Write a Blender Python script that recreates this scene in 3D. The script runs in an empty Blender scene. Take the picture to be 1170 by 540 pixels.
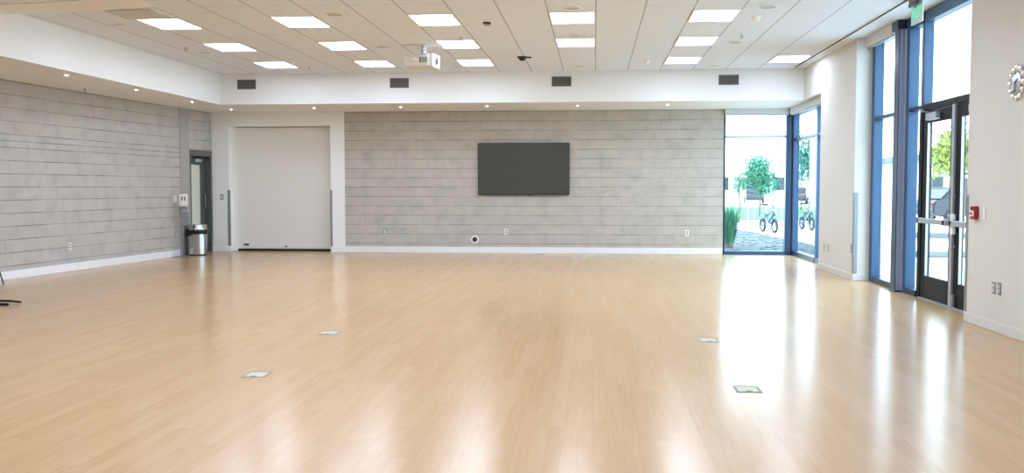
import bpy, bmesh, math, random
from mathutils import Vector, Matrix, Euler
PI = math.pi
C = bpy.context.scene.collection
S = bpy.context.scene

# ------------------------------------------------------------------ materials
def lin(h):
    h = h.lstrip('#')
    out = []
    for i in (0, 2, 4):
        c = int(h[i:i+2], 16) / 255
        out.append(c / 12.92 if c <= .04045 else ((c + .055) / 1.055) ** 2.4)
    return tuple(out) + (1,)

def mat(name, col, rough=.5, metal=0., spec=.5, noise=0., nscale=8., bump=0., emis=None, estr=0., coat=0.):
    m = bpy.data.materials.new(name); m.use_nodes = True
    nt = m.node_tree; b = nt.nodes['Principled BSDF']
    c = lin(col) if isinstance(col, str) else tuple(col) + (1,)
    b.inputs['Base Color'].default_value = c
    b.inputs['Roughness'].default_value = rough
    b.inputs['Metallic'].default_value = metal
    b.inputs['Specular IOR Level'].default_value = spec
    b.inputs['Coat Weight'].default_value = coat
    if noise or bump:
        tc = nt.nodes.new('ShaderNodeTexCoord'); n = nt.nodes.new('ShaderNodeTexNoise')
        n.inputs['Scale'].default_value = nscale; n.inputs['Detail'].default_value = 6
        nt.links.new(tc.outputs['Object'], n.inputs['Vector'])
        if noise:
            mx = nt.nodes.new('ShaderNodeMix'); mx.data_type = 'RGBA'
            mx.inputs[6].default_value = tuple(v * (1 - noise) for v in c[:3]) + (1,)
            mx.inputs[7].default_value = tuple(min(1, v * (1 + noise)) for v in c[:3]) + (1,)
            nt.links.new(n.outputs['Fac'], mx.inputs[0]); nt.links.new(mx.outputs[2], b.inputs['Base Color'])
        if bump:
            bp = nt.nodes.new('ShaderNodeBump'); bp.inputs['Strength'].default_value = bump; bp.inputs['Distance'].default_value = .01
            nt.links.new(n.outputs['Fac'], bp.inputs['Height']); nt.links.new(bp.outputs['Normal'], b.inputs['Normal'])
    if emis:
        b.inputs['Emission Color'].default_value = lin(emis); b.inputs['Emission Strength'].default_value = estr
    return m

class NT:
    """tiny helper for node maths"""
    def __init__(s, m): s.t = m.node_tree
    def n(s, typ): return s.t.nodes.new(typ)
    def l(s, a, b): s.t.links.new(a, b)
    def math(s, op, a, b=None, c=None):
        k = s.n('ShaderNodeMath'); k.operation = op
        for i, v in enumerate((a, b, c)):
            if v is None: continue
            if isinstance(v, (int, float)): k.inputs[i].default_value = v
            else: s.l(v, k.inputs[i])
        return k.outputs[0]
    def mix(s, f, a, b):
        k = s.n('ShaderNodeMix'); k.data_type = 'RGBA'
        for i, v in ((0, f), (6, a), (7, b)):
            if isinstance(v, (int, float)): k.inputs[i].default_value = v
            elif isinstance(v, tuple): k.inputs[i].default_value = v
            else: s.l(v, k.inputs[i])
        return k.outputs[2]
    def line(s, coord, period, width, offset=0.):
        """1 on thin lines every period"""
        f = s.math('FRACT', s.math('DIVIDE', s.math('ADD', coord, offset + period * 100), period))
        d = s.math('ABSOLUTE', s.math('SUBTRACT', f, .5))
        return s.math('GREATER_THAN', d, .5 - width / period / 2)

def block_mat(name, col, mort, u_axis, half_course=None):
    m = mat(name, col, .75); N = NT(m); b = m.node_tree.nodes['Principled BSDF']
    tc = N.n('ShaderNodeTexCoord'); sp = N.n('ShaderNodeSeparateXYZ'); N.l(tc.outputs['Object'], sp.inputs[0])
    u = sp.outputs[u_axis]; z = sp.outputs['Z']
    ROW = .1945
    row = N.math('FLOOR', N.math('DIVIDE', z, ROW))
    hz = N.line(z, ROW, .011)
    if half_course:
        a = N.math('GREATER_THAN', z, half_course); c = N.math('LESS_THAN', z, half_course + ROW)
        hz2 = N.line(z, ROW, .011, ROW / 2)
        hz = N.math('MAXIMUM', hz, N.math('MULTIPLY', hz2, N.math('MULTIPLY', a, c)))
    # vertical joints: shifted per course
    wn = N.n('ShaderNodeTexWhiteNoise'); wn.noise_dimensions = '1D'; N.l(row, wn.inputs['W'])
    sh = N.math('MULTIPLY', N.math('ROUND', N.math('MULTIPLY', wn.outputs['Value'], 3)), .137)
    us = N.math('ADD', u, sh)
    vt = N.line(us, .41, .008)
    cell = N.math('FLOOR', N.math('DIVIDE', N.math('ADD', us, 41), .41))
    cv = N.n('ShaderNodeCombineXYZ'); N.l(cell, cv.inputs[0]); N.l(row, cv.inputs[1])
    wn2 = N.n('ShaderNodeTexWhiteNoise'); wn2.noise_dimensions = '3D'; N.l(cv.outputs[0], wn2.inputs['Vector'])
    n1 = N.n('ShaderNodeTexNoise'); n1.inputs['Scale'].default_value = 55; n1.inputs['Detail'].default_value = 5
    n2 = N.n('ShaderNodeTexNoise'); n2.inputs['Scale'].default_value = 3.5; n2.inputs['Detail'].default_value = 4
    n3 = N.n('ShaderNodeTexNoise'); n3.inputs['Scale'].default_value = 1.1
    for q in (n1, n2, n3): N.l(tc.outputs['Object'], q.inputs['Vector'])
    c0 = lin(col); dk = lambda k: tuple(min(1, v * k) for v in c0[:3]) + (1,)
    base = N.mix(wn2.outputs['Value'], dk(.94), dk(1.05))
    base = N.mix(N.math('MULTIPLY', N.math('SUBTRACT', n1.outputs['Fac'], .36), 2.2), base, dk(1.2))
    base = N.mix(N.math('MULTIPLY', N.math('SUBTRACT', .54, n2.outputs['Fac']), 2.2), base, dk(.76))
    hzv = N.math('MULTIPLY', hz, N.math('MAXIMUM', .12, N.math('ADD', -.35, N.math('MULTIPLY', n3.outputs['Fac'], 2.1))))
    vtv = N.math('MULTIPLY', vt, N.math('MULTIPLY', wn2.outputs['Value'], .42))
    base = N.mix(N.math('MAXIMUM', hzv, vtv), base, lin(mort))
    N.l(base, b.inputs['Base Color'])
    h = N.math('SUBTRACT', N.math('MULTIPLY', n1.outputs['Fac'], .4), hz)
    bp = N.n('ShaderNodeBump'); bp.inputs['Strength'].default_value = .35; bp.inputs['Distance'].default_value = .006
    N.l(h, bp.inputs['Height']); N.l(bp.outputs[0], b.inputs['Normal'])
    return m

def ceiling_mat():
    m = mat('ceiling tile', '#e6e9ed', .85, spec=.2); N = NT(m); b = m.node_tree.nodes['Principled BSDF']
    tc = N.n('ShaderNodeTexCoord'); sp = N.n('ShaderNodeSeparateXYZ'); N.l(tc.outputs['Object'], sp.inputs[0])
    x, y = sp.outputs[0], sp.outputs[1]
    col = N.math('FLOOR', N.math('DIVIDE', N.math('ADD', x, 58.5 - .01), .585))
    wn = N.n('ShaderNodeTexWhiteNoise'); wn.noise_dimensions = '1D'; N.l(col, wn.inputs['W'])
    l1 = N.line(x, .585, .016, -.01 + .0)
    l2 = N.line(N.math('ADD', y, N.math('MULTIPLY', N.math('ROUND', N.math('MULTIPLY', wn.outputs['Value'], 2)), .3417)), 2.05, .010, -1.15)
    n = N.n('ShaderNodeTexNoise'); n.inputs['Scale'].default_value = 90; N.l(tc.outputs['Object'], n.inputs['Vector'])
    base = N.mix(n.outputs['Fac'], lin('#dbe5f3'), lin('#e6eefa'))
    base = N.mix(N.math('MAXIMUM', N.math('MULTIPLY', l1, .6), N.math('MULTIPLY', l2, .42)), base, lin('#77706a'))
    N.l(base, b.inputs['Base Color'])
    return m

def floor_mat():
    m = mat('maple floor', '#d8b48e', .2, spec=.44); N = NT(m); b = m.node_tree.nodes['Principled BSDF']
    tc = N.n('ShaderNodeTexCoord'); sp = N.n('ShaderNodeSeparateXYZ'); N.l(tc.outputs['Object'], sp.inputs[0])
    x, y = sp.outputs[0], sp.outputs[1]
    PW = .083
    row = N.math('FLOOR', N.math('DIVIDE', N.math('ADD', x, 83), PW))
    wn = N.n('ShaderNodeTexWhiteNoise'); wn.noise_dimensions = '1D'; N.l(row, wn.inputs['W'])
    ys = N.math('ADD', y, N.math('MULTIPLY', wn.outputs['Value'], 5.3))
    cell = N.math('FLOOR', N.math('DIVIDE', N.math('ADD', ys, 120), 1.25))
    cv = N.n('ShaderNodeCombineXYZ'); N.l(row, cv.inputs[0]); N.l(cell, cv.inputs[1])
    w2 = N.n('ShaderNodeTexWhiteNoise'); w2.noise_dimensions = '3D'; N.l(cv.outputs[0], w2.inputs['Vector'])
    mp = N.n('ShaderNodeMapping'); mp.inputs['Scale'].default_value = (14, .8, 1); N.l(tc.outputs['Object'], mp.inputs[0])
    g = N.n('ShaderNodeTexNoise'); g.inputs['Scale'].default_value = 3; g.inputs['Detail'].default_value = 6; N.l(mp.outputs[0], g.inputs['Vector'])
    big = N.n('ShaderNodeTexNoise'); big.inputs['Scale'].default_value = .45; big.inputs['Detail'].default_value = 2; N.l(tc.outputs['Object'], big.inputs['Vector'])
    base = N.mix(w2.outputs['Value'], lin(FLOOR_A), lin(FLOOR_B))
    base = N.mix(N.math('MULTIPLY', N.math('SUBTRACT', g.outputs['Fac'], .45), 1.3), base, lin(FLOOR_C))
    seam = N.math('MAXIMUM', N.math('MULTIPLY', N.line(x, PW, .0022), .22), N.math('MULTIPLY', N.line(ys, 1.25, .003), .22))
    base = N.mix(seam, base, lin('#8a6844'))
    N.l(base, b.inputs['Base Color'])
    r = N.math('ADD', FLOOR_R, N.math('MULTIPLY', big.outputs['Fac'], .06))
    r = N.math('ADD', r, N.math('MULTIPLY', g.outputs['Fac'], .03))
    N.l(r, b.inputs['Roughness'])
    n = N.n('ShaderNodeTexNoise'); n.inputs['Scale'].default_value = 2.2; N.l(tc.outputs['Object'], n.inputs['Vector'])
    bp = N.n('ShaderNodeBump'); bp.inputs['Strength'].default_value = .06; bp.inputs['Distance'].default_value = .02
    N.l(n.outputs['Fac'], bp.inputs['Height']); N.l(bp.outputs[0], b.inputs['Normal'])
    return m

def glass_mat(name, tint='#f2fbfc', refl=.05):
    m = bpy.data.materials.new(name); m.use_nodes = True; nt = m.node_tree; nt.nodes.clear()
    o = nt.nodes.new('ShaderNodeOutputMaterial'); mx = nt.nodes.new('ShaderNodeMixShader')
    t = nt.nodes.new('ShaderNodeBsdfTransparent'); t.inputs[0].default_value = lin(tint)
    g = nt.nodes.new('ShaderNodeBsdfGlossy'); g.inputs['Roughness'].default_value = .02
    lw = nt.nodes.new('ShaderNodeLayerWeight'); lw.inputs[0].default_value = .5
    N = NT(m); ff = N.math('ADD', .02, N.math('MULTIPLY', N.math('POWER', lw.outputs['Facing'], 5), .55))
    nt.links.new(ff, mx.inputs[0]); nt.links.new(t.outputs[0], mx.inputs[1]); nt.links.new(g.outputs[0], mx.inputs[2])
    nt.links.new(mx.outputs[0], o.inputs[0])
    return m

FLOOR_A, FLOOR_B, FLOOR_C, FLOOR_R = '#bb9668', '#c29e73', '#caa981', .165
SKY, SUN, LAMP = 3.3, 2.5, 9.5

M = dict(
    floor=floor_mat(), ceil=ceiling_mat(),
    block=block_mat('grey ground face block', '#b9b5ae', '#787169', 'X'),
    block_left=block_mat('grey ground face block side', '#b6b3af', '#746e67', 'X', half_course=.1945 * 10),
    white=mat('white wall paint', '#f3f5f6', .7, noise=.015, nscale=3),
    cream=mat('off white wall paint', '#d4d4ce', .65, noise=.015, nscale=3),
    soffit=mat('white bulkhead paint', '#ebeeee', .75, noise=.01, nscale=3),
    base_white=mat('white baseboard', '#eef0f2', .4),
    pier=mat('grey pier paint', '#a8a6a5', .7, noise=.03, nscale=6),
    navy=mat('glare tinted anodised frame', '#325478', .38, metal=.1, noise=.05, nscale=4),  # window glare on the dark frames is put into this blue
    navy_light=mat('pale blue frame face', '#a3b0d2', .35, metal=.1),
    navy_dark=mat('dark blue frame', '#233a54', .35, metal=.3),
    black_frame=mat('near black door frame', '#10141a', .5, spec=.2),
    alu=mat('brushed aluminium', '#b3bcc4', .4, metal=.55, noise=.04, nscale=20),
    steel=mat('stainless steel', '#c2c4c4', .22, metal=1., noise=.04, nscale=14),
    guard=mat('brushed guard', '#8f979c', .4, metal=.4),
    dull=mat('dull grey metal', '#8d9296', .4, metal=.6),
    glass=glass_mat('window glass'),
    rubber=mat('black rubber', '#141414', .6),
    black=mat('black metal', '#161616', .4, metal=.3),
    plastic=mat('white plastic', '#ecebe6', .35),
    projector=mat('off white projector shell', '#d3d1c6', .4),
    plastic_grey=mat('grey plastic', '#8b8f90', .45),
    dark=mat('dark slot', '#0c0c0c', .6),
    lamp=mat('light diffuser', '#ffffff', .5, emis='#d9e7ff', estr=LAMP),
    lamp_small=mat('downlight lens', '#ffffff', .5, emis='#f4f6ff', estr=150.),
    frame_white=mat('white metal trim', '#efefec', .35),
    grille=mat('grey grille', '#6b6b69', .5),
    grille_dark=mat('dark grille back', '#2d2d2c', .7),
    speaker=mat('perforated white grille', '#cdd0d4', .7, noise=.06, nscale=120),
    screen=mat('television screen', '#4a4d48', .14, spec=.6),
    bezel=mat('black bezel', '#101010', .3),
    roll=mat('pale grey door panel', '#ebece8', .5, noise=.012, nscale=2),
    doorgrey=mat('dark grey steel door', '#575d5c', .4, noise=.03, nscale=5),
    doorglass=mat('pale green glazing', '#dbded2', .1, spec=.6),
    shade=mat('roller shade fabric', '#d3d5d6', .6),
    red=mat('red plastic', '#a11d2b', .35), redletter=mat('pale lettering', '#f3e9e6', .5),
    ink=mat('black lettering', '#1b1b1b', .5),
    exitgreen=mat('green lit letters', '#2fa67f', .4, emis='#35b48c', estr=.6),
    exitplate=mat('edge lit acrylic', '#d3efe8', .15, spec=.6),
    bag=mat('black bin bag', '#0d0d0e', .35, bump=.6, nscale=30),
    floorplate=mat('floor box plate', '#b4b8a4', .45, metal=.1), boxrim=mat('floor box rim', '#8d8272', .5),
    crystal=mat('polished clear stud', '#eef0f0', .08, metal=.6),
    clockface=mat('silver clock face', '#c9cbc8', .25, metal=.5),
    concrete=mat('pale concrete paving', '#c9cbca', .8, noise=.06, nscale=1.5),
    gravel_base=mat('gravel bed', '#3f484c', .9, noise=.35, nscale=16, bump=1.),
    grass=mat('lawn', '#3b7a47', .9, noise=.18, nscale=3),
    leaf=mat('green leaves', '#437f62', .7, noise=.25, nscale=4),
    leaf_yellow=mat('yellow green leaves', '#7f8c3c', .7, noise=.25, nscale=4),
    leaf_blue=mat('blue green leaves', '#41806a', .7, noise=.25, nscale=4),
    bark=mat('bark', '#6d5a4b', .9, noise=.2, nscale=12),
    bldg=mat('white render', '#dfe3e4', .8, noise=.03, nscale=1),
    bldg_win=mat('dark window glass', '#1b2732', .15, spec=.6),
    fascia=mat('grey fascia', '#4b585e', .5),
    car_dark=mat('dark car paint', '#141d2b', .25, coat=.5), car_light=mat('silver car paint', '#aab3bc', .25, coat=.5),
    bike=mat('blue bicycle paint', '#16264a', .3),
    stone=mat('grey stone curb', '#5f676a', .8, noise=.1, nscale=5),
)

# ------------------------------------------------------------------ mesh helpers
class MB:
    def __init__(s): s.bm = bmesh.new()
    def _add(s, geom_verts, M4=None):
        if M4 is not None: bmesh.ops.transform(s.bm, matrix=M4, verts=geom_verts)
    def box(s, lo, hi, bev=0., seg=1, M4=None):
        r = bmesh.ops.create_cube(s.bm, size=1); v = r['verts']
        for q in v:
            q.co = Vector([(lo[i] + hi[i]) / 2 + q.co[i] * (hi[i] - lo[i]) for i in range(3)])
        if bev:
            es = list({e for q in v for e in q.link_edges})
            r2 = bmesh.ops.bevel(s.bm, geom=es, offset=bev, segments=seg, affect='EDGES', profile=.5)
            v = list({q for f in r2['faces'] for q in f.verts} | {q for q in v if q.is_valid})
        s._add(v, M4); return s
    def cyl(s, p0, p1, r0, r1=None, n=16, cap=True):
        p0, p1 = Vector(p0), Vector(p1); d = p1 - p0; r1 = r0 if r1 is None else r1
        r = bmesh.ops.create_cone(s.bm, cap_ends=cap, segments=n, radius1=max(r0, 1e-5), radius2=max(r1, 1e-5), depth=d.length)
        q = d.to_track_quat('Z', 'Y').to_matrix().to_4x4()
        bmesh.ops.transform(s.bm, matrix=Matrix.Translation((p0 + p1) / 2) @ q, verts=r['verts']); return s
    def tube(s, pts, r, n=8):
        pts = [Vector(p) for p in pts]
        rings = []
        for i, p in enumerate(pts):
            t = (pts[min(i + 1, len(pts) - 1)] - pts[max(i - 1, 0)]).normalized()
            a = t.orthogonal().normalized() if i == 0 else (prev - t * prev.dot(t)).normalized()
            prev = a; b = t.cross(a)
            rr = r[i] if isinstance(r, (list, tuple)) else r
            rings.append([s.bm.verts.new(p + (a * math.cos(k * 2 * PI / n) + b * math.sin(k * 2 * PI / n)) * rr) for k in range(n)])
        for i in range(len(rings) - 1):
            for k in range(n):
                s.bm.faces.new((rings[i][k], rings[i][(k + 1) % n], rings[i + 1][(k + 1) % n], rings[i + 1][k]))
        s.bm.faces.new(rings[0][::-1]); s.bm.faces.new(rings[-1]); return s
    def lathe(s, prof, n=32, M4=None):
        """profile of (r, z) about Z"""
        rings = []; allv = []
        for r, z in prof:
            if r < 1e-6: v = [s.bm.verts.new((0, 0, z))]
            else: v = [s.bm.verts.new((r * math.cos(k * 2 * PI / n), r * math.sin(k * 2 * PI / n), z)) for k in range(n)]
            rings.append(v); allv += v
        for a, b in zip(rings, rings[1:]):
            for k in range(n):
                k2 = (k + 1) % n
                if len(a) == 1 and len(b) == 1: continue
                if len(a) == 1: s.bm.faces.new((a[0], b[k2], b[k]))
                elif len(b) == 1: s.bm.faces.new((a[k], a[k2], b[0]))
                else: s.bm.faces.new((a[k], a[k2], b[k2], b[k]))
        s._add(allv, M4); return s
    def torus(s, R, r, n=32, m=10, M4=None):
        prof = [(R + r * math.cos(k * 2 * PI / m), r * math.sin(k * 2 * PI / m)) for k in range(m + 1)]
        s.lathe(prof, n, M4); return s
    def prism(s, poly, z0, z1, M4=None):
        a = [s.bm.verts.new((x, y, z0)) for x, y in poly]; b = [s.bm.verts.new((x, y, z1)) for x, y in poly]
        n = len(poly)
        s.bm.faces.new(a[::-1]); s.bm.faces.new(b)
        for k in range(n): s.bm.faces.new((a[k], a[(k + 1) % n], b[(k + 1) % n], b[k]))
        s._add(a + b, M4); return s
    def build(s, name, m, parent=None, smooth=False, loc=None):
        bmesh.ops.remove_doubles(s.bm, verts=s.bm.verts, dist=1e-6)
        bmesh.ops.recalc_face_normals(s.bm, faces=s.bm.faces)
        me = bpy.data.meshes.new(name); s.bm.to_mesh(me); s.bm.free()
        if m: me.materials.append(m)
        if smooth:
            for p in me.polygons: p.use_smooth = True
            try: me.set_sharp_from_angle(angle=math.radians(40))
            except Exception: pass
        o = bpy.data.objects.new(name, me); C.objects.link(o)
        if parent: o.parent = parent
        if loc: o.location = loc
        return o

def box(name, lo, hi, m, parent=None, bev=0., seg=1):
    return MB().box(lo, hi, bev, seg).build(name, m, parent)

def thing(name, label, cat, loc=(0, 0, 0), rotz=0., group=None):
    o = bpy.data.objects.new(name, None); C.objects.link(o); o.empty_display_size = .1
    o.location = loc; o.rotation_euler = (0, 0, rotz)
    o['label'] = label; o['category'] = cat
    if group: o['group'] = group
    return o
def tag(o, label, cat, group=None, kind=None):
    o['label'] = label; o['category'] = cat
    if group: o['group'] = group
    if kind: o['kind'] = kind
    return o
def struct(o, label=None, cat=None):
    o['kind'] = 'structure'
    if label: o['label'] = label
    if cat: o['category'] = cat
    return o
def dup(root, loc, rotz=None, label=None):
    r = root.copy(); C.objects.link(r); r.location = loc
    if rotz is not None: r.rotation_euler = (0, 0, rotz)
    if label: r['label'] = label
    for ch in list(root.children):
        c = ch.copy(); C.objects.link(c); c.parent = r
        for g in list(ch.children):
            d = g.copy(); C.objects.link(d); d.parent = c
    return r
def text_part(name, body, size, m, parent, loc, rot, depth=.002, xscale=1.):
    cu = bpy.data.curves.new(name, 'FONT'); cu.body = body; cu.size = size; cu.extrude = depth
    cu.align_x = 'CENTER'; cu.align_y = 'CENTER'
    t = bpy.data.objects.new(name, cu); C.objects.link(t)
    dg = bpy.context.evaluated_depsgraph_get(); dg.update()
    me = bpy.data.meshes.new_from_object(t.evaluated_get(dg)); bpy.data.objects.remove(t)
    me.materials.clear(); me.materials.append(m)
    o = bpy.data.objects.new(name, me); C.objects.link(o); o.parent = parent
    o.location = loc; o.rotation_euler = rot; o.scale = (xscale, 1, 1)
    return o

# ------------------------------------------------------------------ room dimensions (metres)
YB = 19.45          # block wall at the far end
YS = 17.55          # face of the far bulkhead
ZC, ZS = 3.5, 2.93  # ceiling, bulkhead underside
XR = 3.755          # right wall
XG = 3.98           # front of the glazing frames
Y0 = -3.2           # wall behind the camera
XL = -7.1           # face of the left bulkhead
BX, BY = -8.07, 19.45
LD = Vector((.55, 6.474, 0)).normalized()       # the left wall runs slightly askew
def lx(y): return BX - (BY - y) * LD.x / LD.y
LA = math.atan2(LD.y, LD.x)
L0 = Vector((lx(Y0), Y0, 0)); LLEN = (Vector((BX, BY, 0)) - L0).length
def lu(y): return (y - Y0) / LD.y                  # distance along the left wall at depth y
def left(name, mb, m, parent=None, smooth=False):
    o = mb.build(name, m, parent, smooth)
    if parent is None: o.location = L0; o.rotation_euler = (0, 0, LA)
    return o

DX0, DX1, DZ = -7.70, -5.51, 2.645
# ---------------------------------------------------------------- floor, ceiling, bulkheads
struct(box('floor', (-11, Y0 - .3, -.25), (4.12, 19.5, 0), M['floor']), 'glossy pale maple strip floor of the hall', 'floor')
struct(box('floor_recess', (DX0 - .1, 19.5, -.25), (DX1 + .1, 20.0, 0), M['floor']))
struct(box('ceiling', (-11, Y0 - .3, ZC), (4.4, 20.2, ZC + .25), M['ceil']), 'white tile ceiling with long seams', 'ceiling')
struct(box('trim_1', (-10.6, Y0, ZS), (XL, YB + .3, ZC), M['soffit']), 'long white bulkhead along the left block wall', 'bulkhead')
struct(box('trim_2', (XL, YS, ZS), (4.12, YB + .3, ZC), M['soffit']), 'white bulkhead across the far end above the television wall', 'bulkhead')
def band(name, ya, yb, z, m, lab=None):
    prof = [(XL, z), (-6.3, z), (-5.2, ZC - .001), (-5.2, ZC + .02), (XL, ZC + .02)]
    o = MB().prism(prof, -yb, -ya, Matrix.Rotation(PI / 2, 4, 'X')).build(name, m)
    return struct(o, lab, 'ceiling band' if lab else None)
band('trim_3', 10.35, 10.95, 3.44, M['soffit'], 'shallow tan ceiling band at the top left corner of the picture')
band('trim_gap_shade', 10.31, 10.35, 3.46, M['grille'])  # dark filler paints the shade inside the gap between the bands
band('trim_5', 9.5, 10.31, 3.44, M['soffit'])

# ---------------------------------------------------------------- far wall
WX0, WX1 = -5.205, 2.60
DX0, DX1, DZ = -7.70, -5.51, 2.645
struct(box('wall_back', (WX0, YB, 0), (WX1, YB + .3, ZS), M['block']), 'far grey block wall behind the television', 'wall')
w = MB(); w.box((-8.35, YB - .012, 0), (DX0, YB + .42, ZS)); w.box((DX1, YB - .012, 0), (WX0, YB + .42, ZS))
w.box((DX0, YB - .012, DZ), (DX1, YB + .42, ZS))
struct(w.build('wall_back_door_surround', M['white']), 'white painted wall around the wide overhead door', 'wall')
struct(box('wall_behind_door', (DX0 - .1, YB + .42, 0), (DX1 + .1, YB + .5, ZS), M['white']))
bb = MB().box((WX0, YB - .018, 0), (WX1 - .005, YB, .125), .004)
struct(bb.build('baseboard_back', M['base_white']))
bb = MB(); bb.box((-8.06, YB - .026, 0), (DX0 - .0, YB - .012, .10), .003); bb.box((DX1, YB - .026, 0), (WX0, YB - .012, .10), .003)
bb.box((DX1 - .004, YB - .03, 0), (DX1 + .1, YB + .1, .10), .003); bb.box((DX0 - .11, YB - .03, 0), (DX0 + .004, YB + .1, .10), .003)
struct(bb.build('baseboard_back_white', M['base_white']))

# overhead door in its recess
d = struct(thing('door_1', 'wide pale overhead door set back in the white wall', 'door', (0, YB + .27, 0)), None)
MB().box((DX0, 0, .045), (DX1, .05, DZ - .012), .004).build('door_panel', M['roll'], d)
MB().box((DX0 + .02, -.012, 0), (DX1 - .02, .04, .045), .006).build('bottom_seal', M['rubber'], d)
MB().box((DX0 + .01, -.014, .05), (DX1 - .01, .0, .13), .004).build('bottom_bar', M['roll'], d)
for sx, nm in ((DX0, 0), (DX1 - .07, 1)):
    MB().box((sx, -.03, 0), (sx + .07, -.001, DZ), .005).build('guide_rail', M['roll'], d)
hd = MB().box((-7.50, -.03, .115), (-7.38, -.012, .15), .004).build('lift_handle', M['black'], d)
MB().box((-6.60, -.026, .085), (-6.54, -.012, .11), .003).build('lock', M['black'], d)
for x, lab in ((DX0 - .0, 'tall grey steel corner guard at left edge of the overhead door'), (DX1, 'tall grey steel corner guard at right edge of the overhead door')):
    s = -1 if x == DX0 else 1
    g = MB(); g.box((min(x, x + s * .035), YB - .018, .12), (max(x, x + s * .035), YB - .0125, 1.30))
    g.box((x if s < 0 else x - .005, YB - .018, .12), (x + .005 if s < 0 else x, YB + .05, 1.30))
    tag(g.build('corner_guard', M['guard']), lab, 'corner guard', 'steel corner guards')

# ---------------------------------------------------------------- left wall (local: x along wall, -y into the room)
DY0, DY1, DH = 18.50, 19.42, 2.12
u0, u1, uE = lu(DY0), lu(DY1), LLEN
w = MB(); w.box((0, 0, 0), (u0, .3, ZS)); w.box((u1, 0, 0), (uE, .3, ZS)); w.box((u0, 0, DH), (u1, .3, ZS))
struct(left('wall_left', w, M['block_left']), 'long grey block wall on the left', 'wall')
struct(left('wall_left_behind_door', MB().box((u0 - .1, .3, 0), (u1 + .1, .36, DH + .1)), M['pier']))
up = lu(18.13)
struct(left('trim_6', MB().box((up, -.012, 0), (u0 - .005, .0, ZS)), M['pier']), 'smooth grey painted strip beside the dark grey door', 'pier')
bb = MB().box((0, -.02, 0), (up, 0, .125), .004); bb.box((u1 + .01, -.02, 0), (uE - .04, 0, .10), .004)
struct(left('baseboard_left', bb, M['base_white']))

d2 = thing('door_2', 'dark grey steel door with tall glass lite in the left wall', 'door'); struct(d2)
d2.location = L0; d2.rotation_euler = (0, 0, LA)
fr = MB(); fr.box((u0, -.015, 0), (u0 + .05, .24, DH), .003); fr.box((u1 - .06, -.015, 0), (u1, .24, DH), .003); fr.box((u0, -.015, DH - .12), (u1, .24, DH), .003)
fr.build('door_frame', M['doorgrey'], d2)
lf = MB(); a, b_ = u0 + .052, u1 - .062
lf.box((a, .13, .01), (a + .11, .175, DH - .122), .002); lf.box((b_ - .17, .13, .01), (b_, .175, DH - .122), .002)
lf.box((a + .11, .13, 1.83), (b_ - .17, .175, DH - .122)); lf.box((a + .11, .13, .01), (b_ - .17, .175, .28))
leaf = lf.build('door_leaf', M['doorgrey'], d2)
MB().box((a + .11, .145, .28), (b_ - .17, .16, 1.83)).build('glass_lite', M['doorglass'], d2)
cl = MB().box((a + .38, .075, 1.88), (a + .62, .128, 1.95), .006).build('door_closer', M['alu'], d2)
MB().tube([(a + .42, .10, 1.955), (a + .25, .07, 1.972), (a + .5, .03, 1.99)], .008, 6).build('closer_arm', M['black'], cl)
ph = MB(); ph.tube([(b_ - .09, .13, .95), (b_ - .09, .07, .95), (b_ - .09, .07, 1.2), (b_ - .09, .13, 1.2)], .012, 8)
ph.build('pull_handle', M['steel'], d2)
MB().box((b_ - .02, .06, .1), (b_ + .0, .13, .2), .004).build('door_stop', M['black'], d2)

# ---------------------------------------------------------------- right side walls
struct(box('wall_right', (XR, Y0, 0), (4.12, 9.93, ZC), M['cream']), 'near off-white wall on the right beside the entrance', 'wall')
struct(box('wall_right_pier', (XR, 14.10, 0), (4.12, 16.22, ZC), M['cream']), 'off-white pier between the entrance glazing and the corner window', 'wall')
struct(box('wall_right_upper', (XR, 16.22, ZS), (4.12, YS, ZC), M['cream']), 'off-white wall above the corner window', 'wall')
struct(box('wall_front', (-11, Y0 - .3, 0), (4.4, Y0, ZC), M['cream']), 'wall behind the viewpoint', 'wall')
for nm, a, b in (('baseboard_right', Y0, 9.925), ('baseboard_right_pier', 14.104, 16.22)):
    q = MB().box((XR - .010, a, 0), (XR, b, .10), .004)
    if nm.endswith('pier'): q.box((XR - .010, 14.090, 0), (XG - .0, 14.10, .10), .003)
    struct(q.build(nm, M['cream']))
for lab, lo, hi in (('steel corner guard on the edge of the right pier beside the glazing', (XR - .004, 14.095, .10), (XR + .055, 14.1, 1.28)),
                    ('steel corner guard on the near wall edge beside the entrance door', (XR - .004, 9.875, .10), (XR, 9.935, 1.28))):
    g = MB().box(lo, hi)
    if 'pier' in lab: g.box((XR - .004, 14.095, .10), (XR, 14.15, 1.28))
    else: g.box((XR - .004, 9.93, .10), (XR + .05, 9.935, 1.28))
    tag(g.build('corner_guard', M['guard']), lab, 'corner guard', 'steel corner guards')

# ---------------------------------------------------------------- entrance glazing in the right wall
w1 = struct(thing('window_1', 'tall blue framed glazing beside the entrance door', 'window'))
gx = 4.06
f = MB()
f.box((XG, 13.98, 0), (4.11, 14.10, ZC), .004)                      # far jamb
f.box((XG + .004, 14.03, 0), (XG + .02, 14.06, ZC))
f.box((XG, 12.50, 0), (4.11, 12.60, ZC), .004)
f.box((4.0, 12.00, 2.28), (4.11, 12.10, ZC), .004)
f.box((4.0, 9.95, 3.36), (4.11, 12.5, ZC), .004)                    # head
f.box((XG, 12.60, 3.40), (4.11, 14.10, ZC), .004)
f.build('window_frame', M['navy'], w1)
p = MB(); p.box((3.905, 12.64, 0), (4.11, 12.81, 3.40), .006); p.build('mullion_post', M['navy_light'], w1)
p = MB(); p.box((3.895, 12.635, 0), (3.906, 12.82, 3.385), .002); p.build('mullion_shade_strip', M['navy_dark'], w1)  # dark strip paints the shade on the post's room-side face
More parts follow.
